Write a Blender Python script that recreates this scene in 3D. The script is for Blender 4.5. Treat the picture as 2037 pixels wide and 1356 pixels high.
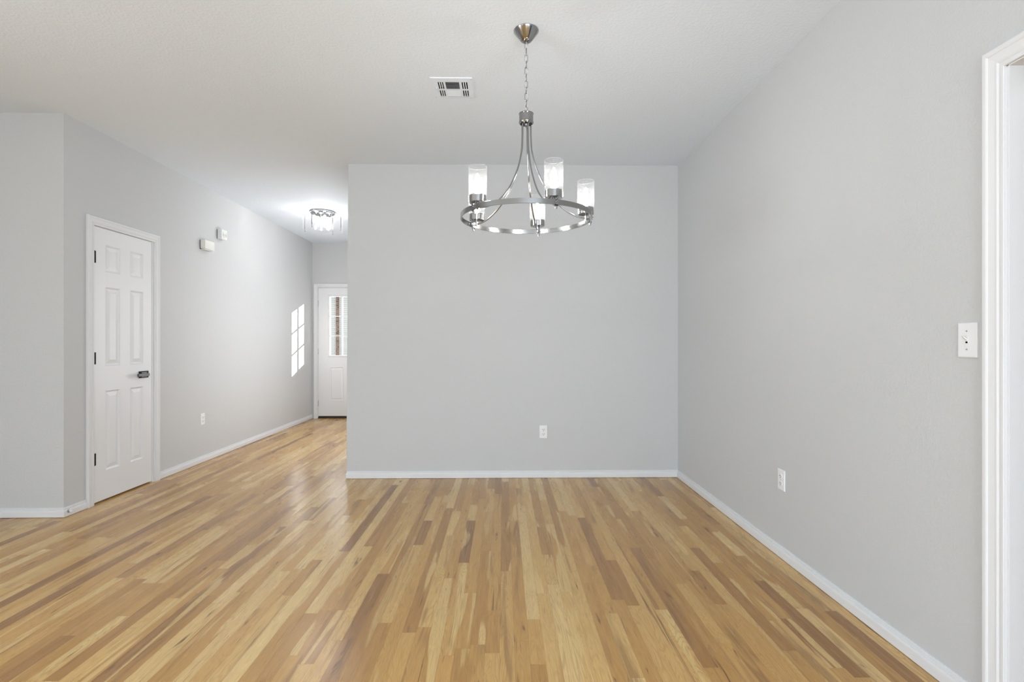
import bpy, bmesh, math, random
from mathutils import Vector, Matrix
random.seed(7)
scn = bpy.context.scene
for o in list(bpy.data.objects): bpy.data.objects.remove(o)
col = scn.collection
PI = math.pi

# ------------------------------------------------------------------ camera
F_PX, YAW, HORIZON, EYE = 1043.1, 0.0161, 680.7, 1.187
cam = bpy.data.cameras.new('camera'); co = bpy.data.objects.new('camera', cam); col.objects.link(co)
cam.sensor_width = 36; cam.lens = F_PX / 2037 * 36
cam.shift_y = (HORIZON - 678) / 2037
cam.clip_start = .02; cam.clip_end = 200
co.location = (0, 0, EYE); co.rotation_euler = (PI/2, 0, -YAW)
scn.camera = co
scn.cycles.transparent_max_bounces = 24

# ------------------------------------------------------------------ colour and exposure
scn.view_settings.view_transform = 'Standard'; scn.view_settings.look = 'None'
scn.view_settings.exposure = 0.26; scn.view_settings.gamma = 1; scn.view_settings.use_curve_mapping = False

# ------------------------------------------------------------------ world, sun, daylight at the windows, added fill lamps
w = bpy.data.worlds.new('sky'); scn.world = w; w.use_nodes = True
bg = w.node_tree.nodes['Background']; bg.inputs[0].default_value = (.80, .90, 1.0, 1); bg.inputs[1].default_value = 1.7
sun = bpy.data.lights.new('sun', 'SUN'); so = bpy.data.objects.new('sun', sun); col.objects.link(so)
sun.energy = 22; sun.angle = math.radians(.6); sun.color = (1, .97, .92)
so.rotation_euler = Vector((-1, -1.33, -.47)).to_track_quat('-Z', 'Y').to_euler()
so.location = (6, 14, 5)
def daylight(name, loc, rot, sx, sy, watt, c=(.93, .97, 1)):
    l = bpy.data.lights.new(name, 'AREA'); l.shape = 'RECTANGLE'; l.size = sx; l.size_y = sy; l.energy = watt; l.color = c
    o = bpy.data.objects.new(name, l); col.objects.link(o); o.location = loc; o.rotation_euler = rot
    return o
DAY = (.80, .90, 1)
daylight('daylight_rear_window', (.4, -3.02, 1.1), (PI/2, 0, 0), 2.0, 1.9, 84, DAY)
daylight('daylight_rear_window', (-4.2, -3.02, 1.1), (PI/2, 0, 0), 2.0, 1.9, 4, DAY)
daylight('daylight_side_window', (-6.52, -1.1, 1.2), (PI/2, 0, -PI/2), 2.6, 2.0, 185, DAY)
daylight('fill_lamp_right', (1.556, -1.5, 1.45), (PI/2, 0, PI/2), 2.0, 1.5, 62, DAY)  # added fill for the hall wall, from an invented window behind the camera
daylight('fill_lamp_foyer', (-1.34, 6.2, 1.3), (PI/2, 0, PI/2), 1.9, 1.4, 24, (.95, .97, 1))  # added fill for the hall, set in a hidden opening without a window
daylight('fill_lamp_side_room', (2.6, 1.0, 2.6), (0, 0, 0), .8, .8, 6, (1, .97, .93))  # unseen lamp added so the right doorway does not go dark

# ------------------------------------------------------------------ dimensions
H = 2.743
XL, XR, YB, YF, YC, XP = -2.987, 1.537, 4.599, 8.238, 3.610, -1.359
X0, Y0 = -6.5, -3.0            # far left wall and rear wall
T = .12

# ------------------------------------------------------------------ materials
def new_mat(name):
    m = bpy.data.materials.new(name); m.use_nodes = True
    nt = m.node_tree; b = nt.nodes['Principled BSDF']
    return m, nt, b
def lnk(nt, a, b): nt.links.new(a, b)
def noise(nt, vec, scale, detail=2, rough=.5, dist=0):
    n = nt.nodes.new('ShaderNodeTexNoise'); n.inputs['Scale'].default_value = scale
    n.inputs['Detail'].default_value = detail; n.inputs['Roughness'].default_value = rough; n.inputs['Distortion'].default_value = dist
    if vec is not None: lnk(nt, vec, n.inputs['Vector'])
    return n
def bump(nt, h, strength, dist, b):
    n = nt.nodes.new('ShaderNodeBump'); n.inputs['Strength'].default_value = strength; n.inputs['Distance'].default_value = dist
    lnk(nt, h, n.inputs['Height']); lnk(nt, n.outputs[0], b.inputs['Normal']); return n
def paint(name, c, rough=.6, peel=0, scale=90, spec=.3):
    m, nt, b = new_mat(name)
    b.inputs['Base Color'].default_value = (*c, 1); b.inputs['Roughness'].default_value = rough
    b.inputs['Specular IOR Level'].default_value = spec
    tc = nt.nodes.new('ShaderNodeTexCoord')
    n = noise(nt, tc.outputs['Object'], scale, 3, .55)
    if peel:
        r = nt.nodes.new('ShaderNodeMapRange'); r.inputs[1].default_value = .42; r.inputs[2].default_value = .62
        lnk(nt, n.outputs[0], r.inputs[0]); bump(nt, r.outputs[0], peel, .0012, b)
    else:
        r = nt.nodes.new('ShaderNodeMapRange'); r.inputs[3].default_value = rough*.9; r.inputs[4].default_value = min(1, rough*1.1)
        lnk(nt, n.outputs[0], r.inputs[0]); lnk(nt, r.outputs[0], b.inputs['Roughness'])
    return m
M = {}
M['wall'] = paint('wall_paint', (.60, .603, .603), .7, .35, 95, .25)
M['ceil'] = paint('ceiling_paint', (.80, .86, .925), .8, .5, 70, .2)
M['trim'] = paint('trim_gloss_white', (.76, .76, .765), .45, 0, 30, .28)
M['door'] = paint('door_white', (.80, .80, .81), .38, 0, 30, .5)
M['plastic'] = paint('white_plastic', (.84, .84, .84), .35, 0, 40, .5)
M['ivory'] = paint('ivory_plastic', (.80, .80, .75), .4, 0, 40, .5)
M['black'] = paint('matte_black_metal', (.012, .012, .013), .5, 0, 60, .2)
M['blackbar'] = paint('black_satin_lever', (.07, .07, .08), .3, 0, 60, .6)
M['void'] = paint('dark_opening', (.012, .012, .012), .9, 0, 20, .1)
M['threshold'] = paint('dark_bronze_threshold', (.035, .025, .018), .5, 0, 40, .4)
M['rubber'] = paint('white_rubber', (.7, .7, .7), .5, 0, 40, .4)
def metal(name, c, rough, brush=0):
    m, nt, b = new_mat(name)
    b.inputs['Base Color'].default_value = (*c, 1); b.inputs['Metallic'].default_value = 1; b.inputs['Roughness'].default_value = rough
    tc = nt.nodes.new('ShaderNodeTexCoord'); mp = nt.nodes.new('ShaderNodeMapping'); mp.inputs['Scale'].default_value = (1, 1, 14)
    lnk(nt, tc.outputs['Object'], mp.inputs[0])
    n = noise(nt, mp.outputs[0], 60, 2)
    r = nt.nodes.new('ShaderNodeMapRange'); r.inputs[3].default_value = rough*.75; r.inputs[4].default_value = rough*1.25
    lnk(nt, n.outputs[0], r.inputs[0]); lnk(nt, r.outputs[0], b.inputs['Roughness'])
    return m
M['nickel'] = metal('brushed_nickel', (.35, .35, .35), .12)
M['nickel_dark'] = metal('brushed_nickel_band', (.30, .30, .295), .18)
M['steel'] = metal('satin_steel', (.55, .55, .55), .3)
def glass(name, seeds=True, base=.2, amp=.4, tint=(1, 1, 1)):
    m, nt, b = new_mat(name); nt.nodes.remove(b)
    out = nt.nodes['Material Output']
    tr = nt.nodes.new('ShaderNodeBsdfTransparent'); tr.inputs[0].default_value = (*tint, 1)
    gl = nt.nodes.new('ShaderNodeBsdfGlossy'); gl.inputs['Roughness'].default_value = .05
    df = nt.nodes.new('ShaderNodeBsdfTranslucent'); df.inputs[0].default_value = (.95, .95, .95, 1)
    d2 = nt.nodes.new('ShaderNodeBsdfDiffuse'); d2.inputs[0].default_value = (.95, .95, .95, 1)
    mx0 = nt.nodes.new('ShaderNodeMixShader'); lnk(nt, df.outputs[0], mx0.inputs[1]); lnk(nt, d2.outputs[0], mx0.inputs[2])
    fr = nt.nodes.new('ShaderNodeLayerWeight'); fr.inputs[0].default_value = .35
    mp = nt.nodes.new('ShaderNodeMath'); mp.operation = 'MULTIPLY_ADD'; mp.inputs[1].default_value = .9; mp.inputs[2].default_value = .04
    pw = nt.nodes.new('ShaderNodeMath'); pw.operation = 'POWER'; pw.inputs[1].default_value = 4
    lnk(nt, fr.outputs['Facing'], pw.inputs[0]); lnk(nt, pw.outputs[0], mp.inputs[0])
    m1 = nt.nodes.new('ShaderNodeMixShader'); lnk(nt, mx0.outputs[0], m1.inputs[2]); lnk(nt, tr.outputs[0], m1.inputs[1])
    if seeds:
        tc = nt.nodes.new('ShaderNodeTexCoord')
        vo = nt.nodes.new('ShaderNodeTexVoronoi'); vo.inputs['Scale'].default_value = 260; lnk(nt, tc.outputs['Object'], vo.inputs['Vector'])
        n = noise(nt, tc.outputs['Object'], 120, 3)
        r = nt.nodes.new('ShaderNodeMapRange'); r.inputs[1].default_value = .15; r.inputs[2].default_value = .55
        r.inputs[3].default_value = base + amp; r.inputs[4].default_value = base
        lnk(nt, vo.outputs['Distance'], r.inputs[0])
        r2 = nt.nodes.new('ShaderNodeMapRange'); r2.inputs[1].default_value = .4; r2.inputs[2].default_value = .65; r2.inputs[3].default_value = .3
        lnk(nt, n.outputs[0], r2.inputs[0])
        mu = nt.nodes.new('ShaderNodeMath'); mu.operation = 'MULTIPLY'; lnk(nt, r.outputs[0], mu.inputs[0]); lnk(nt, r2.outputs[0], mu.inputs[1])
        ad = nt.nodes.new('ShaderNodeMath'); ad.operation = 'MULTIPLY_ADD'; ad.inputs[1].default_value = .07
        lnk(nt, mp.outputs[0], ad.inputs[0]); lnk(nt, mu.outputs[0], ad.inputs[2]); ad.use_clamp = True
        lnk(nt, ad.outputs[0], m1.inputs[0])
    else: m1.inputs[0].default_value = base
    m2 = nt.nodes.new('ShaderNodeMixShader'); lnk(nt, m1.outputs[0], m2.inputs[1]); lnk(nt, gl.outputs[0], m2.inputs[2])
    sc = nt.nodes.new('ShaderNodeMath'); sc.operation = 'MULTIPLY'; sc.inputs[1].default_value = .35
    lnk(nt, mp.outputs[0], sc.inputs[0]); lnk(nt, sc.outputs[0], m2.inputs[0])
    lnk(nt, m2.outputs[0], out.inputs[0])
    return m
M['seeded'] = glass('seeded_glass', True, .004, .055)
M['clear'] = glass('clear_glass', True, .004, .03)
M['rim'] = glass('polished_glass_rim', False, .10)
M['pane'] = glass('window_glass', False, 0)
def emit(name, c, s):
    m, nt, b = new_mat(name); b.inputs['Base Color'].default_value = (*c, 1)
    b.inputs['Emission Color'].default_value = (*c, 1); b.inputs['Emission Strength'].default_value = s
    return m
M['bulb'] = emit('lit_candle_bulb', (1, .98, .96), 88)
M['bulb2'] = emit('lit_flush_bulb', (1, .985, .965), 135)

def brick(name, c1, c2, mortar, scale=1, width=.2):
    m, nt, b = new_mat(name); tc = nt.nodes.new('ShaderNodeTexCoord')
    mp = nt.nodes.new('ShaderNodeMapping'); mp.inputs['Rotation'].default_value = (PI/2, 0, 0); lnk(nt, tc.outputs['Object'], mp.inputs[0])
    br = nt.nodes.new('ShaderNodeTexBrick'); lnk(nt, mp.outputs[0], br.inputs[0])
    br.inputs['Color1'].default_value = (*c1, 1); br.inputs['Color2'].default_value = (*c2, 1); br.inputs['Mortar'].default_value = (*mortar, 1)
    br.inputs['Scale'].default_value = scale; br.inputs['Brick Width'].default_value = width; br.inputs['Row Height'].default_value = .075; br.inputs['Mortar Size'].default_value = .008
    lnk(nt, br.outputs[0], b.inputs['Base Color']); b.inputs['Roughness'].default_value = .9
    return m
M['brick'] = brick('brown_brick', (.30, .16, .10), (.10, .05, .035), (.35, .28, .22))
M['siding'] = brick('pale_siding', (.64, .62, .56), (.60, .58, .53), (.40, .39, .36), width=3.0)
M['concrete'] = paint('concrete', (.45, .44, .42), .9, .3, 12)
M['siding2'] = M['siding']

# oak strip floor
def oak():
    m, nt, b = new_mat('oak_strip_floor')
    at = nt.nodes.new('ShaderNodeAttribute'); at.attribute_name = 'tone'
    uv = nt.nodes.new('ShaderNodeUVMap'); uv.uv_map = 'plank'
    sp = nt.nodes.new('ShaderNodeSeparateColor'); lnk(nt, at.outputs['Color'], sp.inputs[0])
    su = nt.nodes.new('ShaderNodeSeparateXYZ'); lnk(nt, uv.outputs[0], su.inputs[0])
    def mth(op, a, b_=None, c=None, clamp=False):
        n = nt.nodes.new('ShaderNodeMath'); n.operation = op; n.use_clamp = clamp
        for i, v in enumerate((a, b_, c)):
            if v is None: continue
            if isinstance(v, (int, float)): n.inputs[i].default_value = v
            else: lnk(nt, v, n.inputs[i])
        return n.outputs[0]
    def vec(kx, ky, kz):
        n = nt.nodes.new('ShaderNodeCombineXYZ')
        lnk(nt, mth('MULTIPLY', su.outputs[0], kx), n.inputs[0]); lnk(nt, mth('MULTIPLY', su.outputs[1], ky), n.inputs[1])
        lnk(nt, mth('MULTIPLY', sp.outputs[2], kz), n.inputs[2]); return n.outputs[0]
    def rng(x, a, b_, c=0, d=1):
        n = nt.nodes.new('ShaderNodeMapRange'); n.inputs[1].default_value = a; n.inputs[2].default_value = b_; n.inputs[3].default_value = c; n.inputs[4].default_value = d
        n.clamp = True; lnk(nt, x, n.inputs[0]); return n.outputs[0]
    def mix(f, a, b_, mode='MIX'):
        n = nt.nodes.new('ShaderNodeMix'); n.data_type = 'RGBA'; n.blend_type = mode
        if isinstance(f, (int, float)): n.inputs[0].default_value = f
        else: lnk(nt, f, n.inputs[0])
        for i, v in ((6, a), (7, b_)):
            if isinstance(v, tuple): n.inputs[i].default_value = (*v, 1)
            else: lnk(nt, v, n.inputs[i])
        return n.outputs[2]
    cr = nt.nodes.new('ShaderNodeValToRGB'); lnk(nt, sp.outputs[0], cr.inputs[0])
    e = cr.color_ramp.elements
    stops = [(0, (.28, .132, .038)), (.10, (.37, .182, .050)), (.32, (.50, .268, .072)), (.62, (.60, .342, .100)), (.85, (.70, .450, .162)), (1, (.78, .55, .25))]
    e[0].position = 0; e[0].color = (*stops[0][1], 1); e[1].position = 1; e[1].color = (*stops[-1][1], 1)
    for p, c in stops[1:-1]:
        q = e.new(p); q.color = (*c, 1)
    base = cr.outputs[0]
    # sapwood streaks with a clean border, in some strips only
    n1 = noise(nt, vec(14, .9, 60), 1, 2, .5, .6)
    sap = mth('MULTIPLY', rng(n1.outputs[0], .55, .585), rng(sp.outputs[1], .5, .6))
    base = mix(mth('MULTIPLY', sap, .75), base, (.77, .545, .225))
    # darker heart bands
    n1b = noise(nt, vec(20, 1.3, 90), 1, 3, .55, .8)
    hb = mth('MULTIPLY', rng(n1b.outputs[0], .54, .66), rng(sp.outputs[1], .62, .4))
    base = mix(mth('MULTIPLY', hb, .6), base, (.24, .115, .038))
    # cathedral growth rings: contours of a stretched noise
    n2 = noise(nt, vec(10, 1.0, 75), 1, 2, .5, 1.1)
    ring = mth('SINE', mth('MULTIPLY', n2.outputs[0], 190))
    ring = rng(ring, .0, 1.0)
    n3 = noise(nt, vec(520, 9, 33), 1, 3, .65)
    pore = rng(n3.outputs[0], .48, .72)
    base = mix(mth('MULTIPLY', ring, mth('MULTIPLY_ADD', sp.outputs[2], .28, .08)), base, (.30, .145, .045), 'MIX')
    base = mix(mth('MULTIPLY', pore, .5), base, (.24, .115, .036), 'MIX')
    n6 = noise(nt, vec(60, 3, 21), 1, 3, .6)
    base = mix(mth('MULTIPLY', rng(n6.outputs[0], .45, .7), .25), base, (.62, .38, .16), 'MIX')
    # knots and mineral streaks
    n4 = noise(nt, vec(26, 3.2, 140), 1, 3, .6, 1.2)
    kn = rng(n4.outputs[0], .66, .74)
    base = mix(mth('MULTIPLY', kn, .85), base, (.13, .058, .022))
    n5 = noise(nt, vec(75, 1.6, 47), 1, 3, .6, .5)
    base = mix(mth('MULTIPLY', rng(n5.outputs[0], .645, .72), .7), base, (.14, .065, .025))
    lnk(nt, base, b.inputs['Base Color'])
    n7 = noise(nt, vec(30, 2, 10), 1, 2)
    lnk(nt, rng(n7.outputs[0], .3, .7, .21, .29), b.inputs['Roughness'])
    b.inputs['Specular IOR Level'].default_value = .58
    bump(nt, mth('ADD', mth('MULTIPLY', pore, -.4), mth('MULTIPLY', n6.outputs[0], .6)), .12, .0006, b)
    return m
M['oak'] = oak()
M['seam'] = paint('seam_dark', (.16, .085, .035), .8, 0, 20, .1)

# ------------------------------------------------------------------ mesh helpers
class MB:
    def __init__(s): s.v, s.f, s.m, s.sm = [], [], [], []
    def face(s, pts, mi=0, smooth=False):
        n = len(s.v); s.v += [tuple(p) for p in pts]; s.f.append(tuple(range(n, n+len(pts)))); s.m.append(mi); s.sm.append(smooth)
    def grid(s, rows, closed_u=False, closed_v=False, mi=0, smooth=False):
        n = len(s.v); R, C = len(rows), len(rows[0])
        for r in rows: s.v += [tuple(p) for p in r]
        for i in range(R if closed_v else R-1):
            for j in range(C if closed_u else C-1):
                a, b = i, (i+1) % R; c, d = j, (j+1) % C
                s.f.append((n+a*C+c, n+a*C+d, n+b*C+d, n+b*C+c)); s.m.append(mi); s.sm.append(smooth)
    def box(s, x0, x1, y0, y1, z0, z1, mi=0):
        if x0 > x1: x0, x1 = x1, x0
        if y0 > y1: y0, y1 = y1, y0
        if z0 > z1: z0, z1 = z1, z0
        P = [(x, y, z) for z in (z0, z1) for y in (y0, y1) for x in (x0, x1)]
        n = len(s.v); s.v += P
        for f in ((0,2,3,1),(4,5,7,6),(0,1,5,4),(2,6,7,3),(0,4,6,2),(1,3,7,5)):
            s.f.append(tuple(n+i for i in f)); s.m.append(mi); s.sm.append(False)
    def lathe(s, prof, seg=40, c=(0,0,0), M_=None, mi=0, smooth=True, cap=False):
        rows = []
        for r, z in prof:
            row = []
            for k in range(seg):
                a = 2*PI*k/seg; p = Vector((r*math.cos(a), r*math.sin(a), z))
                if M_: p = M_ @ p
                row.append(p + Vector(c))
            rows.append(row)
        s.grid(rows, closed_u=True, mi=mi, smooth=smooth)
    def tube(s, pts, r, seg=10, closed=False, mi=0):
        pts = [Vector(p) for p in pts]; n = len(pts); rows = []; up = None
        for i, p in enumerate(pts):
            a = pts[(i-1) % n] if (closed or i > 0) else p; b = pts[(i+1) % n] if (closed or i < n-1) else p
            t = (b-a).normalized()
            if up is None:
                up = Vector((0,0,1)) if abs(t.z) < .9 else Vector((1,0,0))
            u = (up - t*up.dot(t)).normalized(); up = u; v = t.cross(u)
            rr = r[i] if isinstance(r, (list, tuple)) else r
            rows.append([p + (u*math.cos(2*PI*k/seg) + v*math.sin(2*PI*k/seg))*rr for k in range(seg)])
        s.grid(rows, closed_u=True, closed_v=closed, mi=mi, smooth=True)
        if not closed:
            s.face(rows[0][::-1], mi); s.face(rows[-1], mi)
    def build(s, name, mats, parent=None, bevel=0, auto=None):
        me = bpy.data.meshes.new(name); me.from_pydata(s.v, [], s.f)
        for m in (mats if isinstance(mats, (list, tuple)) else [mats]): me.materials.append(m)
        me.polygons.foreach_set('material_index', s.m); me.polygons.foreach_set('use_smooth', s.sm)
        bm = bmesh.new(); bm.from_mesh(me); bmesh.ops.remove_doubles(bm, verts=bm.verts, dist=1e-6)
        bmesh.ops.recalc_face_normals(bm, faces=bm.faces); bm.to_mesh(me); bm.free()
        if any(s.sm):
            try: me.set_sharp_from_angle(angle=math.radians(40))
            except Exception: pass
        o = bpy.data.objects.new(name, me); col.objects.link(o)
        if parent: o.parent = parent
        if bevel:
            b = o.modifiers.new('bevel', 'BEVEL'); b.width = bevel; b.segments = 2; b.limit_method = 'ANGLE'
        return o
def tag(o, label, cat=None, group=None, kind=None):
    if label: o['label'] = label
    if cat: o['category'] = cat
    if group: o['group'] = group
    if kind: o['kind'] = kind
    return o
def empty(name, loc, rz=0):
    o = bpy.data.objects.new(name, None); col.objects.link(o); o.location = loc; o.rotation_euler = (0, 0, rz); o.empty_display_size = .1
    return o
def struct(mb, name, mats, label, cat, bevel=0):
    return tag(mb.build(name, mats, None, bevel), label, cat, None, 'structure')

# ------------------------------------------------------------------ floor
def build_floor():
    v, f, tone, uvs, mi = [], [], [], [], []
    W = .0572; gap = .00022
    xa, xb, ya, yb = X0-.15, 3.3, Y0-.15, YF
    rnd = random.Random(11)
    x = xa
    while x < xb:
        y = ya - rnd.uniform(0, 1.0)
        while y < yb:
            L = rnd.choice((rnd.uniform(.3, .6), rnd.uniform(.5, 1.1), rnd.uniform(.8, 1.8)))
            y0_, y1_ = max(y, ya)+gap, min(y+L, yb)-gap
            if y1_ - y0_ > .01:
                n = len(v)
                v += [(x+gap, y0_, 0), (x+W-gap, y0_, 0), (x+W-gap, y1_, 0), (x+gap, y1_, 0)]
                f.append((n, n+1, n+2, n+3)); mi.append(0)
                q = rnd.random()
                r1 = rnd.uniform(0, .2) if q < .10 else rnd.uniform(.78, 1) if q > .74 else rnd.uniform(.22, .76)
                tone.append((r1, rnd.random(), rnd.random(), 1))
                du, dv = rnd.uniform(0, 3), rnd.uniform(0, 9)
                uvs += [(du, dv), (du+W, dv), (du+W, dv+L), (du, dv+L)]
            y += L
        x += W
    n = len(v)
    xe = X0-.15, 3.3
    v += [(xa, ya, -.0018), (xb+.1, ya, -.0018), (xb+.1, yb, -.0018), (xa, yb, -.0018), (xa, ya, -.15), (xb+.1, ya, -.15), (xb+.1, yb, -.15), (xa, yb, -.15)]
    for q in ((0,1,2,3), (7,6,5,4), (0,4,5,1), (1,5,6,2), (2,6,7,3), (3,7,4,0)):
        f.append(tuple(n+i for i in q)); mi.append(1); tone.append((0, 0, 0, 1)); uvs += [(0, 0)]*4
    me = bpy.data.meshes.new('floor'); me.from_pydata(v, [], f)
    me.materials.append(M['oak']); me.materials.append(M['seam']); me.polygons.foreach_set('material_index', mi)
    ul = me.uv_layers.new(name='plank')
    ul.data.foreach_set('uv', [c for p in uvs for c in p])
    at = me.attributes.new('tone', 'FLOAT_COLOR', 'FACE'); at.data.foreach_set('color', [c for t in tone for c in t])
    o = bpy.data.objects.new('floor', me); col.objects.link(o)
    tag(o, 'glossy natural oak strip floor running toward the far wall', 'floor', None, 'structure')
build_floor()

# ------------------------------------------------------------------ ceiling, with the hole of the air vent
VX0, VX1, VY0, VY1 = -.435, -.185, 3.085, 3.337
def build_ceiling():
    m = MB(); hx0, hx1, hy0, hy1 = VX0+.02, VX1-.02, VY0+.02, VY1-.02
    xs = [X0-.2, hx0, hx1, 3.3]; ys = [Y0-.2, hy0, hy1, YF+.1]
    for i in range(3):
        for j in range(3):
            if i == 1 and j == 1: continue
            m.box(xs[i], xs[i+1], ys[j], ys[j+1], H, H+.1)
    # keep only the outer shell of the pieces: seams are coplanar and invisible
    struct(m, 'ceiling', M['ceil'], 'white textured flat ceiling over the dining area and hall', 'ceiling')
build_ceiling()

# ------------------------------------------------------------------ walls
DY0, DY1, DZ = 3.858, 4.512, 2.046       # closet door opening
m = MB()
m.box(XL-T, XL, YC, DY0, 0, H); m.box(XL-T, XL, DY1, YF+T, 0, H); m.box(XL-T, XL, DY0, DY1, DZ, H)
struct(m, 'wall_left', M['wall'], 'light grey hall wall on the left with the six panel door', 'wall')
m = MB(); m.box(X0, XL-T, YC, YC+T, 0, H)
struct(m, 'wall_alcove', M['wall'], 'shaded grey wall facing the camera at the far left edge', 'wall')
m = MB(); m.box(XL-T-.6, XL-T-.55, DY0-.1, DY1+.1, 0, H); m.box(XL-T-.6, XL-T, DY0-.15, DY0-.1, 0, H); m.box(XL-T-.6, XL-T, DY1+.1, DY1+.15, 0, H)
struct(m, 'wall_closet', M['wall'], 'closet interior walls hidden behind the six panel door', 'wall')
m = MB(); m.box(-4.42, -4.30, 1.3, YC, 0, H)  # added out of view to keep window light off the alcove wall
struct(m, 'wall_light_block', M['wall'], 'added stub wall outside the left edge of the frame, shading the alcove wall', 'wall')
# dining partition: its free end leans a few millimetres, as in the photo
m = MB(); zt = H
pts = lambda z, dx: [(XP+dx, YB, z), (XR, YB, z), (XR, YB+T, z), (XP+dx, YB+T, z)]
lo, hi = pts(0, -.013), pts(H, .004)
m.face(lo[::-1]); m.face(hi)
for i in range(4): j = (i+1) % 4; m.face([lo[i], lo[j], hi[j], hi[i]])
struct(m, 'wall_back', M['wall'], 'grey partition wall closing the dining area behind the chandelier', 'wall')
m = MB(); m.box(XP, XP+T, YB+T, 5.2, 0, H); m.box(XP, XP+T, 7.2, YF+T, 0, H); m.box(XP, XP+T, 5.2, 7.2, 0, .55); m.box(XP, XP+T, 5.2, 7.2, 2.05, H)  # the opening is added for the foyer fill lamp
struct(m, 'wall_foyer', M['wall'], 'foyer side wall hidden behind the partition wall', 'wall')
m = MB(); m.box(XP+T, XR+T, YF, YF+T, 0, H); m.box(XR, XR+T, YB+T, YF, 0, H)
struct(m, 'wall_study', M['wall'], 'walls of the room behind the partition wall', 'wall')
FX0, FX1, FZ = -2.905, -1.972, 2.048      # front door opening
m = MB(); m.box(XL, FX0, YF, YF+T, 0, H); m.box(FX1, XP, YF, YF+T, 0, H); m.box(FX0, FX1, YF, YF+T, FZ, H)
struct(m, 'wall_front', M['wall'], 'pale wall around the front door at the end of the hall', 'wall')
RY0, RY1, RZ = .78, 1.587, 2.046         # doorway in the right wall
m = MB(); m.box(XR, XR+T, RY1, YB+T, 0, H); m.box(XR, XR+T, -.5, RY0, 0, H); m.box(XR, XR+T, RY0, RY1, RZ, H)
m.box(XR, XR+T, Y0, -2.5, 0, H); m.box(XR, XR+T, -2.5, -.5, 0, .7); m.box(XR, XR+T, -2.5, -.5, 2.2, H)  # the opening is added for the fill lamp behind the camera
struct(m, 'wall_right', M['wall'], 'long light grey wall on the right with switch and doorway', 'wall')
m = MB(); m.box(XR+T+1.4, XR+T+1.5, -.6, 2.6, 0, H); m.box(XR+T, XR+T+1.4, 2.5, 2.6, 0, H); m.box(XR+T, XR+T+1.4, -.6, -.5, 0, H)
struct(m, 'wall_side_room', M['wall'], 'wall of the room beyond the right doorway', 'wall')

def window_wall(axis, c0, c1, pos, th, opens, name, label):
    m = MB(); cs = sorted(opens); a = c0
    def bx(p, q, z0, z1):
        if axis == 'x': m.box(p, q, pos, pos-th, z0, z1)
        else: m.box(pos, pos-th, p, q, z0, z1)
    for (p, q, z0, z1) in cs:
        bx(a, p, 0, H); bx(p, q, 0, z0); bx(p, q, z1, H); a = q
    bx(a, c1, 0, H)
    return struct(m, name, M['wall'], label, 'wall')
window_wall('x', X0, XR+T, Y0, .15, [(-.6, 1.4, .1, 2.1), (-5.2, -3.2, .1, 2.1)], 'wall_rear', 'rear wall with two windows behind the camera')
window_wall('y', Y0, YC, X0, .15, [(-2.4, .2, .2, 2.2)], 'wall_side', 'far left wall with a wide window outside the frame')

# ------------------------------------------------------------------ baseboards
BASE = [(.004, .064), (.0065, .0625), (.007, .0590), (.0052, .0578), (.0052, .0555), (.0085, .0540), (.0090, .0515), (.0072, .0500), (.0072, .0480), (.0115, .0465), (.0135, .041), (.0142, .034), (.0142, .0025)]
def baseboard(path, side, name, label):
    P = [Vector((x, y)) for x, y in path]; n = len(P); rows = []
    for i, p in enumerate(P):
        def nrm(a, b):
            d = (b-a).normalized(); return Vector((-d.y, d.x))*side
        if i == 0: k = nrm(P[0], P[1])
        elif i == n-1: k = nrm(P[-2], P[-1])
        else:
            a, b = nrm(P[i-1], p), nrm(p, P[i+1]); s = (a+b); k = s / (1 + a.dot(b))
        rows.append([(p.x, p.y, .064)] + [(p.x+k.x*t, p.y+k.y*t, z) for t, z in BASE] + [(p.x, p.y, .0025)])
    m = MB(); m.grid(rows, closed_u=True, smooth=False); m.face(rows[0][::-1]); m.face(rows[-1])
    o = struct(m, name, M['trim'], label, 'baseboard'); return o
baseboard([(X0, YC), (XL, YC), (XL, 3.800)], -1, 'baseboard_alcove', 'white baseboard wrapping the outside corner left of the closet door')
baseboard([(XL, 4.590), (XL, YF)], -1, 'baseboard_left', 'long white baseboard along the hall wall beyond the closet door')
baseboard([(XR, YB), (XP, YB), (XP, YF)], 1, 'baseboard_back', 'white baseboard under the grey partition wall')
baseboard([(XR, 1.650), (XR, YB)], 1, 'baseboard_right', 'long white beaded baseboard along the right wall')

# ------------------------------------------------------------------ casings
def casing(a0, a1, z1, wd, mapf, name, label, scale=1.0):
    pr = [(0, 0), (0, .0085), (.0015, .0105), (.009, .0105), (.0105, .0078), (.0135, .0078), (.018, .0115), (.021, .0125), (.0225, .0110), (.045, .0140), (.0475, .0165), (.051, .0178), (.060, .0178), (.0635, .0150), (.0640, 0)]
    k = wd/.064
    legs = [[(a0-w*k, t, .0) for w, t in pr], [(a0-w*k, t, z1+w*k) for w, t in pr], [(a1+w*k, t, z1+w*k) for w, t in pr], [(a1+w*k, t, 0) for w, t in pr]]
    m = MB(); rows = [[mapf(*p) for p in l] for l in legs]
    m.grid(rows, closed_u=True); m.face(rows[0]); m.face(rows[-1])
    return struct(m, name, M['trim'], label, 'door casing')
casing(DY0+.006, DY1+.012, DZ-.004, .064, lambda a, t, z: (XL+t, a, z), 'trim_1', 'white moulded casing around the six panel closet door')
casing(FX0+.004, FX1-.004, FZ-.006, .062, lambda a, t, z: (a, YF-t, z), 'trim_2', 'white casing around the front door with the glass lites')
casing(RY0+.010, RY1-.010, RZ-.015, .068, lambda a, t, z: (XR-t, a, z), 'trim_3', 'white moulded casing of the doorway at the right edge')
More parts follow.
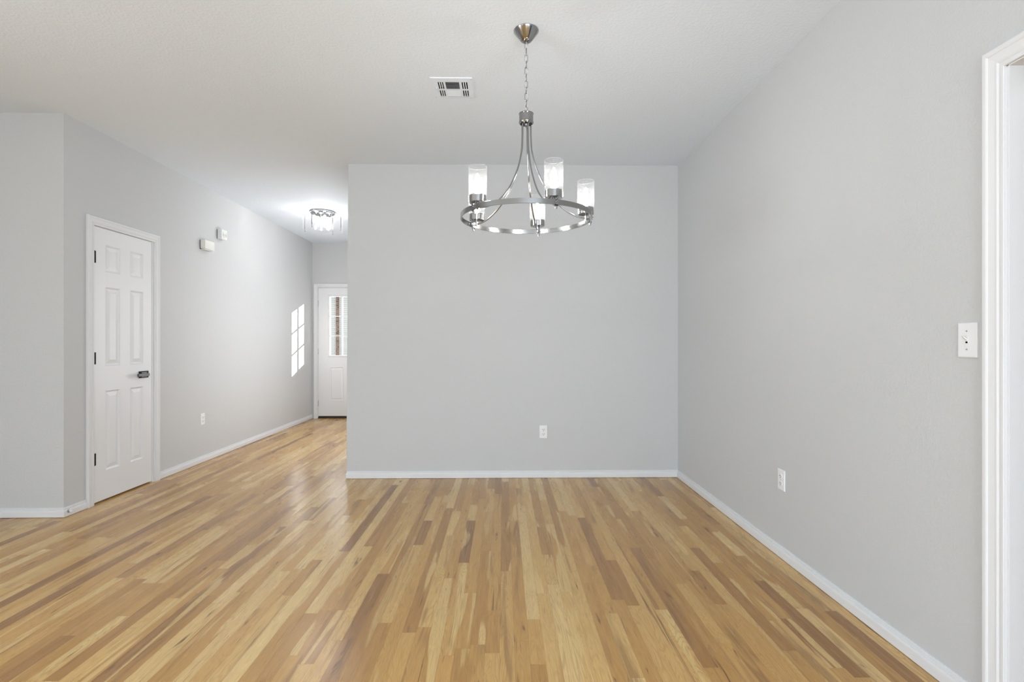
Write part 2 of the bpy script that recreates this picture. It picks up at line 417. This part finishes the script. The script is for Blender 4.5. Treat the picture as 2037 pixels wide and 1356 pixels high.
# jambs
m = MB(); jt = .018
m.box(XR-.001, XR+T+.001, RY1-jt, RY1+.001, 0, RZ); m.box(XR-.001, XR+T+.001, RY0-.001, RY0+jt, 0, RZ); m.box(XR-.001, XR+T+.001, RY0, RY1, RZ-jt, RZ+.001)
for (a, b, c, d) in ((RY1-jt-.010, RY1-jt, 0, RZ-jt), (RY0+jt, RY0+jt+.010, 0, RZ-jt)): m.box(XR+.075, XR+.11, a, b, c, d)
m.box(XR+.075, XR+.11, RY0+jt, RY1-jt, RZ-jt-.010, RZ-jt)
struct(m, 'trim_4', M['trim'], 'white door jamb lining the doorway at the right edge', 'door jamb', .001)
m = MB()
m.box(XL-T, XL+.0008, DY0, DY0+.008, 0, DZ); m.box(XL-T, XL+.0008, DY1-.006, DY1+.013, 0, DZ); m.box(XL-T, XL+.0008, DY0, DY1, DZ-.005, DZ+.001)
m.box(XL-T, XL-.042, DY0+.008, DY0+.03, 0, DZ); m.box(XL-T, XL-.042, DY1-.02, DY1-.006, 0, DZ); m.box(XL-T, XL-.042, DY0, DY1, DZ-.02, DZ)
struct(m, 'trim_5', M['trim'], 'white jamb inside the closet door casing', 'door jamb')
m = MB()
m.box(FX0, FX0+.008, YF, YF+T, 0, FZ); m.box(FX1-.008, FX1, YF, YF+T, 0, FZ); m.box(FX0, FX1, YF, YF+T, FZ-.006, FZ)
m.box(FX0+.008, FX0+.022, YF+.055, YF+T, 0, FZ); m.box(FX1-.022, FX1-.008, YF+.055, YF+T, 0, FZ); m.box(FX0, FX1, YF+.055, YF+T, FZ-.02, FZ)
struct(m, 'trim_6', M['trim'], 'white jamb of the front door', 'door jamb')
m = MB(); m.box(FX0+.008, FX1-.008, YF+.002, YF+T+.05, 0, .026); m.box(FX0+.008, FX1-.008, YF-.006, YF+.03, 0, .010)
struct(m, 'trim_7', M['threshold'], 'dark bronze threshold under the white front door', 'threshold', .002)

# ------------------------------------------------------------------ door leaves: flat face with moulded panels
def leaf_face(m, a0, a1, z0, z1, panels, P, depth=.009):
    """front face of a leaf in plane coords (a, z, out); panels recessed with a raised field"""
    xs = sorted({a0, a1} | {p[0] for p in panels} | {p[1] for p in panels}); zs = sorted({z0, z1} | {p[2] for p in panels} | {p[3] for p in panels})
    for i in range(len(xs)-1):
        for j in range(len(zs)-1):
            cx, cz = (xs[i]+xs[i+1])/2, (zs[j]+zs[j+1])/2
            if any(p[0] < cx < p[1] and p[2] < cz < p[3] for p in panels): continue
            m.face([P(xs[i], zs[j], 0), P(xs[i+1], zs[j], 0), P(xs[i+1], zs[j+1], 0), P(xs[i], zs[j+1], 0)])
    for (a, b, c, d) in panels:
        if b is None: continue
        steps = [(0, 0), (.004, .0015), (.012, -.004), (.016, -depth), (.020, -depth), (.045, -.0015), (.047, -.001)]
        rows = []
        for ins, out in steps: rows.append([P(a+ins, c+ins, out), P(b-ins, c+ins, out), P(b-ins, d-ins, out), P(a+ins, d-ins, out)])
        m.grid(rows, closed_u=True); m.face(rows[-1])
def box_sides(m, a0, a1, z0, z1, P, th):
    c = [(a0, z0), (a1, z0), (a1, z1), (a0, z1)]
    for i in range(4):
        j = (i+1) % 4; m.face([P(*c[i], 0), P(*c[j], 0), P(*c[j], -th), P(*c[i], -th)])
    m.face([P(a, z, -th) for a, z in c[::-1]])

# closet door
dx = XL - .003
d1 = tag(empty('door_1', (dx, 3.868, 0)), 'narrow white six panel closet door with black hinges and lever', 'door', None, 'structure')
P1 = lambda a, z, o: (o, a-3.868, z)
m = MB(); PY = [(3.986, 4.141), (4.247, 4.402)]
pans = [(a, b, c, d) for a, b in PY for c, d in ((.222, .828), (1.009, 1.607), (1.712, 1.922))]
leaf_face(m, 3.868, 4.5045, .012, 2.038, pans, P1); box_sides(m, 3.868, 4.5045, .012, 2.038, P1, .035)
m.build('door_leaf', M['door'], d1)
for zc in (1.813, 1.070, .330):
    m = MB(); m.box(-.001, .0035, -.006, .024, zc-.044, zc+.044)
    m.lathe([(0, -.044), (.0062, -.044), (.0062, .044), (0, .044)], 14, (.0085, -.001, zc))
    tag(m.build('hinge', M['black'], d1), 'black hinge')
hl = MB()
hl.box(0, .011, .478, .583, .893, .949)
hp = tag(hl.build('door_handle', M['black'], d1, .002), 'black lever handle')
m = MB(); m.tube([(.011, .50, .921), (.05, .50, .921)], .010, 14); m.box(.040, .056, .402, .530, .910, .932)
m.build('lever', M['blackbar'], hp, .002)
m = MB(); m.box(.011, .016, .492, .556, .900, .942); m.build('rose_plate', M['blackbar'], hp, .001)

# front door with nine lites
FA0, FA1 = -2.8955, -1.9815
d2 = tag(empty('door_2', (FA0, YF+.012, 0)), 'white front door with divided glass lites at the end of the hall', 'door', None, 'structure')
P2 = lambda a, z, o: (a-FA0, -o, z)
LX0, LX1, LZ0, LZ1 = -2.720, -2.157, .985, 1.900
m = MB()
pl = [(-2.722, -2.505, .275, .800), (-2.372, -2.155, .275, .800)]
xs = sorted({FA0, FA1, LX0-.012, LX1+.012})
hole = (LX0-.004, LX1+.004, LZ0-.004, LZ1+.004)
def door_face(m):
    xs = sorted({FA0, FA1, hole[0], hole[1]} | {p[0] for p in pl} | {p[1] for p in pl}); zs = sorted({.036, 2.040, hole[2], hole[3], .275, .800})
    for i in range(len(xs)-1):
        for j in range(len(zs)-1):
            cx, cz = (xs[i]+xs[i+1])/2, (zs[j]+zs[j+1])/2
            if hole[0] < cx < hole[1] and hole[2] < cz < hole[3]: continue
            if any(p[0] < cx < p[1] and p[2] < cz < p[3] for p in pl): continue
            for o in (0, -.044):
                m.face([P2(xs[i], zs[j], o), P2(xs[i+1], zs[j], o), P2(xs[i+1], zs[j+1], o), P2(xs[i], zs[j+1], o)])
door_face(m)
for (a, b, c, d) in pl:
    rows = []
    for ins, out in [(0, 0), (.004, .002), (.010, -.003), (.014, -.007), (.018, -.007), (.036, -.001)]:
        rows.append([P2(a+ins, c+ins, out), P2(b-ins, c+ins, out), P2(b-ins, d-ins, out), P2(a+ins, d-ins, out)])
    m.grid(rows, closed_u=True); m.face(rows[-1])
    m.face([P2(a, c, -.044), P2(b, c, -.044), P2(b, d, -.044), P2(a, d, -.044)])
for (A0, A1, Z0, Z1) in ((FA0, FA1, .036, 2.040), hole):
    c = [(A0, Z0), (A1, Z0), (A1, Z1), (A0, Z1)]
    for i in range(4): j = (i+1) % 4; m.face([P2(*c[i], 0), P2(*c[j], 0), P2(*c[j], -.044), P2(*c[i], -.044)])
m.build('door_leaf', M['door'], d2)
m = MB()  # lite frame and muntins
rows = []
for ins, out in [(-.026, 0), (-.024, .007), (-.010, .010), (0, .004), (0, -.048), (-.01, -.054), (-.024, -.051), (-.026, -.044)]:
    rows.append([P2(LX0+ins, LZ0+ins, out), P2(LX1-ins, LZ0+ins, out), P2(LX1-ins, LZ1-ins, out), P2(LX0+ins, LZ1-ins, out)])
m.grid(rows, closed_u=True)
lf = m.build('lite_frame', M['door'], d2)
m = MB(); gw = .0072
for k in (1, 2):
    a = LX0 + (LX1-LX0)*k/3; p = P2(a-gw, LZ0, .003); q = P2(a+gw, LZ1, -.047); m.box(p[0], q[0], p[1], q[1], p[2], q[2])
    z = LZ0 + (LZ1-LZ0)*k/3; p = P2(LX0, z-gw, .0025); q = P2(LX1, z+gw, -.0465); m.box(p[0], q[0], p[1], q[1], p[2], q[2])
m.build('muntins', M['door'], lf)
m = MB(); p = P2(LX0, LZ0, -.020); q = P2(LX1, LZ1, -.024); m.box(p[0], q[0], p[1], q[1], p[2], q[2]); m.build('glass_pane', M['pane'], lf)
for zc in (1.795, 1.045, .235):
    m = MB(); m.lathe([(0, -.052), (.004, -.05), (.0068, -.046), (.0068, .046), (.004, .05), (0, .052)], 14, (-.006, -.011, zc)); m.box(-.004, .004, -.009, .002, zc-.045, zc+.045)
    tag(m.build('hinge', M['steel'], d2), 'satin steel hinge')
m = MB(); m.lathe([(0, 0), (.030, 0), (.030, .006), (.012, .012), (.012, .04), (.027, .05), (.027, .065), (.012, .075), (0, .075)], 24, (0, 0, 0), Matrix.Rotation(PI/2, 4, 'X'))
k = m.build('door_knob', M['steel'], d2); k.location = (.85, 0, .94)
# sweep
m = MB(); m.box(.002, .912, .002, .04, .0265, .036); m.build('door_sweep', M['threshold'], d2)

# ------------------------------------------------------------------ rear and side windows (behind the camera)
def window(n, c0, c1, z0, z1, axis, pos, label):
    e = empty('window_%d' % n, (0, 0, 0)); tag(e, label, 'window', None, 'structure')
    m = MB(); fw = .05
    def bx(mb, a, b, c, d, o0, o1):
        if axis == 'x': mb.box(a, b, pos-o0, pos-o1, c, d)
        elif axis == 'r': mb.box(pos+.01, pos+.05, a, b, c, d)
        else: mb.box(pos-o0, pos-o1, a, b, c, d)
    for (a, b, c, d) in ((c0, c1, z0, z0+fw), (c0, c1, z1-fw, z1), (c0, c0+fw, z0, z1), (c1-fw, c1, z0, z1), ((c0+c1)/2-.025, (c0+c1)/2+.025, z0, z1)):
        bx(m, a, b, c, d, -.04, -.002)
    m.build('window_frame', M['trim'], e)
window(1, -.6, 1.4, .1, 2.1, 'x', Y0, 'white framed window behind the camera, the one nearer the right wall')
window(2, -5.2, -3.2, .1, 2.1, 'x', Y0, 'white framed window behind the camera, the one nearer the far left')
window(4, -2.5, -.5, .7, 2.2, 'r', XR, 'added white framed window around the fill lamp in the right wall behind the camera')  # invented opening, added to carry the right fill lamp
window(3, -2.4, .2, .2, 2.2, 'y', X0, 'wide white framed window in the far left wall')

# ------------------------------------------------------------------ outlets, switch
def outlet(loc, rz, label):
    e = tag(empty('wall_outlet', loc, rz), label, 'outlet', 'white duplex outlets')
    # local frame: +Y out of the wall, X across, Z up
    m = MB(); hw, hh = .035, .057
    rows = []
    for ins, out in ((0, 0), (0, .003), (.0025, .0055), (.004, .006)):
        rows.append([(-hw+ins, out, -hh+ins), (hw-ins, out, -hh+ins), (hw-ins, out, hh-ins), (-hw+ins, out, hh-ins)])
    m.grid(rows, closed_u=True); m.face(rows[-1]); m.build('cover_plate', M['plastic'], e)
    for zc in (.0195, -.0195):
        m = MB(); n = 28; a = []; 
        for k in range(n):
            t = 2*PI*k/n; x, z = .0172*math.cos(t), .0172*math.sin(t); z = max(-.0138, min(.0138, z)); a.append((x, z))
        lo = [(x, .0055, zc+z) for x, z in a]; mid = [(x, .0085, zc+z) for x, z in a]; top = [(x*.94, .0092, zc+z*.94) for x, z in a]
        m.grid([lo, mid, top], closed_u=True); m.face(top)
        r = m.build('receptacle', M['plastic'], e)
        m = MB()
        m.box(-.0078, -.0052, .0088, .0096, zc-.002, zc+.0085); m.box(.0052, .0078, .0088, .0096, zc-.001, zc+.0075)
        m.lathe([(0, .0), (.0026, 0), (.0026, .0008), (0, .0008)], 12, (0, .0088, zc-.0072), Matrix.Rotation(-PI/2, 4, 'X'))
        m.build('slots', M['void'], r)
    # shadow ring around the receptacles is the real step between plate and receptacle
    m = MB(); m.lathe([(0, 0), (.003, 0), (.0022, .0012), (0, .0014)], 14, (0, .006, 0), Matrix.Rotation(-PI/2, 4, 'X')); m.build('screw', M['steel'], e)
    return e
outlet((.350, YB, .402), PI, 'white duplex outlet on the grey partition wall below the chandelier')
outlet((XR, 2.872, .428), PI/2, 'white duplex outlet low on the long right wall')
outlet((XL, 5.250, .426), -PI/2, 'white duplex outlet low on the hall wall past the closet door')
e = tag(empty('light_switch', (XR, 1.7085, 1.194), PI/2), 'white toggle light switch on the right wall beside the doorway', 'light switch')
m = MB(); hw, hh = .036, .0575; rows = []
for ins, out in ((0, 0), (0, .0035), (.002, .0055), (.004, .0062)):
    rows.append([(-hw+ins, out, -hh+ins), (hw-ins, out, -hh+ins), (hw-ins, out, hh-ins), (-hw+ins, out, hh-ins)])
m.grid(rows, closed_u=True); m.face(rows[-1]); m.build('cover_plate', M['plastic'], e)
m = MB(); m.box(-.0052, .0052, .006, .0072, -.012, .012); sl = m.build('toggle_frame', M['plastic'], e)
m = MB(); m.box(-.0040, .0040, .0070, .0074, -.010, -.004); m.build('toggle_slot', M['void'], sl)
m = MB(); rows = []
for s, c in ((.0045, (0, .006, .000)), (.0042, (0, .014, .006)), (.0036, (0, .021, .0115))):
    rows.append([(c[0]-s, c[1]-.002, c[2]-s*.8), (c[0]+s, c[1]-.002, c[2]-s*.8), (c[0]+s, c[1]+.002, c[2]+s*.8), (c[0]-s, c[1]+.002, c[2]+s*.8)])
m.grid(rows, closed_u=True); m.face(rows[-1]); m.face(rows[0]); m.build('toggle', M['plastic'], e)
for z in (.030, -.030):
    m = MB(); m.lathe([(0, 0), (.0034, 0), (.0026, .0012), (0, .0015)], 14, (0, .0062, z), Matrix.Rotation(-PI/2, 4, 'X')); m.box(-.0025, .0025, .0073, .0079, z-.0004, z+.0004)
    m.build('screw', M['steel'], e)

# ------------------------------------------------------------------ wall boxes in the hall
def rounded_plate(m, x0, x1, y0, y1, z0, z1): m.box(x0, x1, y0, y1, z0, z1)
e = tag(empty('door_chime', (XL, 5.205, 2.104)), 'plain off-white rectangular chime box, the lower box high on the hall wall', 'door chime')
m = MB(); m.box(0, .006, .003, .163, .003, .091); m.build('back_plate', M['void'], e)
m = MB(); m.box(.006, .054, 0, .166, .008, .094); m.box(.012, .048, .004, .162, 0, .004); c = m.build('cover', M['ivory'], e, .003)
m = MB()
for k in range(3): m.box(.016+.011*k, .021+.011*k, .006, .160, .0035, .0079)
m.build('sound_slots', M['ivory'], e)
e = tag(empty('alarm_sounder', (XL, 5.512, 2.267)), 'small white box with a round grille, the upper box high on the hall wall', 'alarm sounder')
m = MB(); m.box(0, .005, .002, .104, .002, .098); m.build('back_plate', M['void'], e)
m = MB(); m.box(.005, .052, 0, .106, 0, .100); m.build('housing', M['plastic'], e, .004)
m = MB()
for r in (.036, .026, .016, .006):
    m.lathe([(r-.004, 0), (r-.004, .004), (r, .004), (r, 0)], 32, (.0515, .053, .050), Matrix.Rotation(PI/2, 4, 'Y'))
m.build('grille', M['ivory'], e)

# door stop
e = tag(empty('door_stop', (XL+.0125, 3.634, .036)), 'small round white door bumper screwed to the corner baseboard', 'door stop')
R90 = Matrix.Rotation(PI/2, 4, 'Y')
m = MB(); m.lathe([(0, 0), (.0125, 0), (.0125, .003), (.006, .006), (.0045, .016), (0, .016)], 22, (0, 0, 0), R90); m.build('base', M['steel'], e)
m = MB(); m.lathe([(0, .012), (.009, .012), (.0098, .018), (.008, .024), (.004, .027), (0, .0275)], 22, (0, 0, 0), R90); m.build('bumper', M['rubber'], e)

# ------------------------------------------------------------------ ceiling vent
e = tag(empty('ceiling_vent', ((VX0+VX1)/2, (VY0+VY1)/2, H)), 'white stamped air vent with dark louvres in the ceiling beside the chandelier', 'air vent')
VW, VD = VX1-VX0, VY1-VY0
def vx(u): return -VW/2 + u*VW
def vy(v): return -VD/2 + v*VD
rowsv = ((.19, .53), (.60, .93)); colL = [.165, .215, .265]; colR = [.735, .788, .841]; MX = (.345, .675); sw = .030
slots = []
for (v0, v1) in rowsv:
    for u in colL + colR: slots.append((u, u+sw, v0, v1))
    slots.append((MX[0], MX[1], v0, v1))
us = sorted({.006, .994} | {s[0] for s in slots} | {s[1] for s in slots}); vs = sorted({.006, .994} | {s[2] for s in slots} | {s[3] for s in slots})
m = MB()
for i in range(len(us)-1):
    for j in range(len(vs)-1):
        cu, cv = (us[i]+us[i+1])/2, (vs[j]+vs[j+1])/2
        if any(s[0] < cu < s[1] and s[2] < cv < s[3] for s in slots): continue
        for z in (-.005, -.0035):
            m.face([(vx(us[i]), vy(vs[j]), z), (vx(us[i+1]), vy(vs[j]), z), (vx(us[i+1]), vy(vs[j+1]), z), (vx(us[i]), vy(vs[j+1]), z)])
rr = []
for ins, z in ((-.0, 0), (-.0, -.0008), (.0015, -.005)):
    rr.append([(vx(0)+ins, vy(0)+ins, z), (vx(1)-ins, vy(0)+ins, z), (vx(1)-ins, vy(1)-ins, z), (vx(0)+ins, vy(1)-ins, z)])
m.grid(rr, closed_u=True); m.build('face_plate', M['ceil'], e)
def slat(m, p0, p1, d, tilt, depth=.014):
    """thin tilted slat from p0 to p1 (2D), tilted toward direction d"""
    a, b = Vector((*p0, -.0048)), Vector((*p1, -.0048)); off = Vector((d[0]*tilt, d[1]*tilt, depth)); t = Vector((d[0], d[1], 0))*.0006
    m.face([a-t, b-t, b-t+off, a-t+off]); m.face([a+t, b+t, b+t+off, a+t+off]); m.face([a-t, b-t, b+t, a+t]); m.face([a-t+off, b-t+off, b+t+off, a+t+off])
for (v0, v1), sg in zip(rowsv, (1, -1)):
    m = MB(); n = 8
    for k in range(n):
        v = v0 + (v1-v0)*(k+.5)/n
        slat(m, (vx(MX[0]), vy(v)), (vx(MX[1]), vy(v)), (0, 1), .017 if sg > 0 else -.014, .009 if sg > 0 else .004)
    m.build('louvre_bank', M['ceil'], e)
for side, cols, tl in (('left', colL, .004), ('right', colR, -.004)):
    m = MB()
    for (v0, v1) in rowsv:
        for u in cols:
            ue = u+sw if side == 'left' else u
            slat(m, (vx(ue), vy(v0)), (vx(ue), vy(v1)), (1, 0), tl, .012)
    m.build('side_louvres', M['plastic'], e)
m = MB(); m.box(vx(.105), vx(.120), vy(.44), vy(.68), -.012, -.005); m.box(vx(.075), vx(.12), vy(.66), vy(.70), -.008, -.005); m.build('damper_lever', M['ceil'], e, .0005)
for u, v in ((.975, .06), (.03, .96)):
    m = MB(); m.lathe([(0, -.0062), (.0025, -.006), (.003, -.005), (0, -.005)], 12, (vx(u), vy(v), 0)); m.build('screw', M['steel'], e)
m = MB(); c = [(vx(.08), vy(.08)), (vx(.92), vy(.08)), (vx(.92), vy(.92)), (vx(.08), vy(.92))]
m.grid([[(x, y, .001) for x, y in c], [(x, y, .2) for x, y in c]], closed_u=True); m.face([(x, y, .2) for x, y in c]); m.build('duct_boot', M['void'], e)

# ------------------------------------------------------------------ chandelier
CX, CY = .1132, 2.6179
ch = tag(empty('chandelier', (CX, CY, H)), 'brushed nickel wheel chandelier with five lit seeded glass cylinders on a chain', 'chandelier')
Z = lambda z: z - H
m = MB(); m.lathe([(0, -.0005), (.0615, -.0005), (.0625, -.003), (.0615, -.006), (.052, -.019), (.041, -.034), (.031, -.047), (.024, -.054), (.015, -.057), (.013, -.054), (.009, -.054), (.008, -.060), (0, -.060)], 56)
m.build('canopy', M['nickel'], ch)
# chain links
zt_, zb_ = -.058, Z(2.331); nl = 11; pitch = (zt_-zb_)/nl
def link_pts(L, Wd, n=10):
    p = []; r = Wd/2; s = L/2-r
    for k in range(n+1): a = PI*k/n; p.append((r*math.cos(a), s+r*math.sin(a)))
    for k in range(n+1): a = PI+PI*k/n; p.append((r*math.cos(a), -s+r*math.sin(a)))
    return p
proto = None
for k in range(nl):
    zc = zt_-pitch*(k+.5)
    if proto is None:
        m = MB(); m.tube([(x, 0, z) for x, z in link_pts(pitch+.0065, .0145)], .00145, 8, closed=True)
        proto = m.build('chain_link', M['nickel'], ch); o = proto
    else:
        o = proto.copy(); col.objects.link(o); o.parent = ch
    o.location = (0, 0, zc); o.rotation_euler = (0, 0, math.radians(15 if k % 2 == 0 else 100))
m = MB(); pts_ = []
for k in range(81):
    t = k/80; z = -.055 + t*(Z(2.325)+.055); a = .0068*math.sin(t*PI*6.0); pts_.append((a*.95, a*.3-.002, z))
m.tube(pts_, .0013, 8); m.build('supply_cord', M['rubber'], ch)
# hub
m = MB(); hz = Z(2.330)
m.lathe([(0, hz), (.0350, hz), (.0368, hz-.0015), (.0368, hz-.0045), (.0355, hz-.006), (.0355, hz-.043), (.0372, hz-.045), (.0372, hz-.048), (.033, hz-.053), (.030, hz-.053), (.030, hz-.045), (0, hz-.045)], 48)
hub = m.build('hub', M['nickel'], ch)
m = MB(); m.lathe([(0, hz-.045), (.007, hz-.045), (.007, hz-.058), (.004, hz-.062), (0, hz-.062)], 18)
m.tube([(.006*math.cos(a)*.8, 0, hz-.066+.006*math.sin(a)) for a in [2*PI*i/16 for i in range(16)]], .0013, 8, closed=True)
m.build('hub_loop', M['nickel'], hub)
# ring band
RR = .3245; bz0, bz1 = Z(1.796), Z(1.8195); bt_ = .0055
m = MB(); m.lathe([(RR-bt_/2, bz0+.0005), (RR-bt_/2+.0005, bz0), (RR+bt_/2-.0005, bz0), (RR+bt_/2, bz0+.0005), (RR+bt_/2, bz1-.0005), (RR+bt_/2-.0005, bz1), (RR-bt_/2+.0005, bz1), (RR-bt_/2, bz1-.0005), (RR-bt_/2, bz0+.0005)], 144)
m.build('ring_band', M['nickel_dark'], ch)
# arms
def catmull(P, n=8):
    P = [Vector(p) for p in P]; Q = [P[0]*2-P[1]] + P + [P[-1]*2-P[-2]]; out = []
    for i in range(1, len(Q)-2):
        for k in range(n):
            t = k/n; a, b, c, d = Q[i-1:i+3]
            out.append(.5*((2*b)+(-a+c)*t+(2*a-5*b+4*c-d)*t*t+(-a+3*b-3*c+d)*t**3))
    out.append(P[-1]); return out
curve = [(.0235, 2.284), (.0240, 2.21), (.0300, 2.136), (.0566, 2.043), (.1045, 1.950), (.153, 1.889), (.2025, 1.848), (.252, 1.822), (.300, 1.810)]
arm_pts = [(p.x, 0, Z(p.y)) for p in catmull([(a, b) for a, b in [(r, z) for r, z in curve]], 7)]
SR = .302
def lamp_meshes():
    P = {}
    m = MB(); m.tube(arm_pts, .0038, 12); P['arm'] = (m, M['nickel'])
    m = MB()   # socket post with clamp around the band
    m.tube([(SR, 0, Z(1.800)), (SR, 0, Z(1.834))], .0062, 14)
    m.tube([(SR-.004, 0, Z(1.809)), (RR+.012, 0, Z(1.809))], .0042, 12)
    m.box(RR+.003, RR+.007, -.007, .007, Z(1.790), Z(1.829)); m.box(RR-.007, RR-.003, -.007, .007, Z(1.790), Z(1.829))
    m.box(RR-.007, RR+.007, -.007, .007, Z(1.788), Z(1.7945))
    P['post'] = (m, M['nickel'])
    m = MB(); m.tube([(RR+.007, 0, Z(1.823)), (RR+.018, 0, Z(1.823))], .0052, 14); P['knob'] = (m, M['nickel'])
    m = MB(); m.tube([(RR-.001, 0, Z(1.7885)), (RR-.001, 0, Z(1.778))], .0055, 14); P['finial'] = (m, M['nickel'])
    m = MB(); c = (SR, 0, 0)
    m.lathe([(0, Z(1.831)), (.0375, Z(1.831)), (.0390, Z(1.8325)), (.0390, Z(1.864)), (.0370, Z(1.865)), (.0365, Z(1.8365)), (0, Z(1.8365))], 48, c); P['cup'] = (m, M['nickel'])
    m = MB(); m.lathe([(.0402, Z(1.997)), (.0402, Z(1.8335)), (.0432, Z(1.8335)), (.0432, Z(1.997))], 56, c); m.lathe([(.0432, Z(1.997)), (.0417, Z(1.9985)), (.0402, Z(1.997))], 56, c, mi=1); P['shade'] = (m, [M['seeded'], M['rim']])
    m = MB(); m.lathe([(0, Z(1.8365)), (.0125, Z(1.8365)), (.0125, Z(1.880)), (0, Z(1.880))], 20, c); P['socket'] = (m, M['rubber'])
    m = MB(); m.lathe([(0, Z(1.880)), (.0085, Z(1.880)), (.0120, Z(1.890)), (.0165, Z(1.905)), (.0175, Z(1.918)), (.0150, Z(1.935)), (.0100, Z(1.950)), (.0045, Z(1.962)), (0, Z(1.968))], 24, c); P['bulb'] = (m, M['bulb'])
    return P
parts = {k: mb.build({'arm': 'arm', 'post': 'socket_post', 'knob': 'clamp_knob', 'finial': 'finial', 'cup': 'shade_cup', 'shade': 'glass_shade', 'socket': 'bulb_socket', 'bulb': 'light_bulb'}[k], mt) for k, (mb, mt) in lamp_meshes().items()}
for i in range(5):
    ang = math.radians(3.6 + 72*i)
    ob = {k: (o if i == 0 else o.copy()) for k, o in parts.items()}
    for k, o in ob.items():
        if i: col.objects.link(o)
    for k in ('arm', 'post', 'shade', 'cup'):
        ob[k].parent = ch; ob[k].rotation_euler = (0, 0, ang)
    ob['knob'].parent = ob['post']; ob['finial'].parent = ob['post']; ob['socket'].parent = ob['cup']; ob['bulb'].parent = ob['cup']
    ob['bulb']['label'] = 'lit bulb'; ob['shade']['label'] = 'seeded clear glass cylinder'

# ------------------------------------------------------------------ flush light in the foyer
LXc, LYc = -2.155, 6.284
fl = tag(empty('flush_ceiling_light', (LXc, LYc, H)), 'round flush ceiling light with clear glass drum glowing in the foyer', 'ceiling light')
m = MB(); m.lathe([(0, -.0005), (.140, -.0005), (.142, -.004), (.140, -.024), (.134, -.028), (0, -.028)], 64); m.build('canopy', M['nickel'], fl)
m = MB(); m.lathe([(.2265, Z(2.515)), (.2265, Z(2.662))], 96); m.lathe([(.230, Z(2.515)), (.230, Z(2.662))], 96); m.lathe([(.2265, Z(2.515)), (.230, Z(2.515))], 96, mi=1); m.lathe([(.2265, Z(2.662)), (.230, Z(2.662))], 96, mi=1); m.build('glass_drum', [M['clear'], M['rim']], fl)
for a in (-101, -11, 79, 169):
    m = MB(); m.box(.125, .236, -.004, .004, -.024, -.021); m.box(.2315, .2345, -.005, .005, Z(2.545), -.021); m.box(.222, .2345, -.005, .005, Z(2.512), Z(2.5145))
    m.box(.2315, .2345, -.002, .002, Z(2.512), Z(2.56))
    o = m.build('bracket', M['nickel'], fl); o.rotation_euler = (0, 0, math.radians(a))
for a in (-56, 34, 124, 214):
    r = .088; x, y = r*math.cos(math.radians(a)), r*math.sin(math.radians(a))
    m = MB(); m.tube([(0, 0, -.028), (0, 0, -.062)], .014, 18); s = m.build('lamp_holder', M['nickel'], fl); s.location = (x, y, 0)
    m = MB(); m.lathe([(0, -.062), (.009, -.062), (.013, -.072), (.0165, -.088), (.0165, -.102), (.012, -.116), (0, -.122)], 22); m.build('light_bulb', M['bulb2'], s)
    m = MB(); q = .036
    for (t, sgn) in ((q, 1),):
        c = [(-t, -t), (t, -t), (t, t), (-t, t)]
        m.grid([[(u, v, -.110-.09) for u, v in c], [(u, v, -.075) for u, v in c]], closed_u=True)
    m.face([(-q, -q, -.2), (q, -q, -.2), (q, q, -.2), (-q, q, -.2)])
    o = m.build('glass_sleeve', M['clear'], s); o.rotation_euler = (0, 0, math.radians(a))

# ------------------------------------------------------------------ outdoors, seen through the front door glass
m = MB(); m.box(-40, 20, YF+T+.05, 60, -.25, -.15)
struct(m, 'ground', M['concrete'], 'pale concrete ground outside the front door', 'ground')
m = MB(); m.box(-1.15, -.85, 9.60, 9.90, -.15, 3.2)  # added out of view to stop the sun through the third lite column
tag(m.build('sun_block_post', M['brick']), 'added brown brick post blocking the sun outside the front door, hidden by the partition', 'post')
h = tag(empty('neighbouring_house', (-6.4, 20, -.15)), 'pale sided house seen through the front door glass', 'house')
m = MB(); m.box(-6, 6, 0, 4, 0, 3.6); m.build('wall', M['siding'], h)
m = MB(); m.box(.055, .160, -.05, .03, 0, 3.5); tag(m.build('brick_pier', M['brick'], h), 'narrow brown brick pier')
m = MB(); m.face([(-6.3, -.5, 3.5), (6.3, -.5, 3.5), (6.3, 2, 4.6), (-6.3, 2, 4.6)]); m.face([(-6.3, 4.5, 3.5), (6.3, 4.5, 3.5), (6.3, 2, 4.6), (-6.3, 2, 4.6)]); m.face([(-6.3, -.5, 3.5), (6.3, -.5, 3.5), (6.3, 4.5, 3.5), (-6.3, 4.5, 3.5)])
m.build('roof', M['threshold'], h)
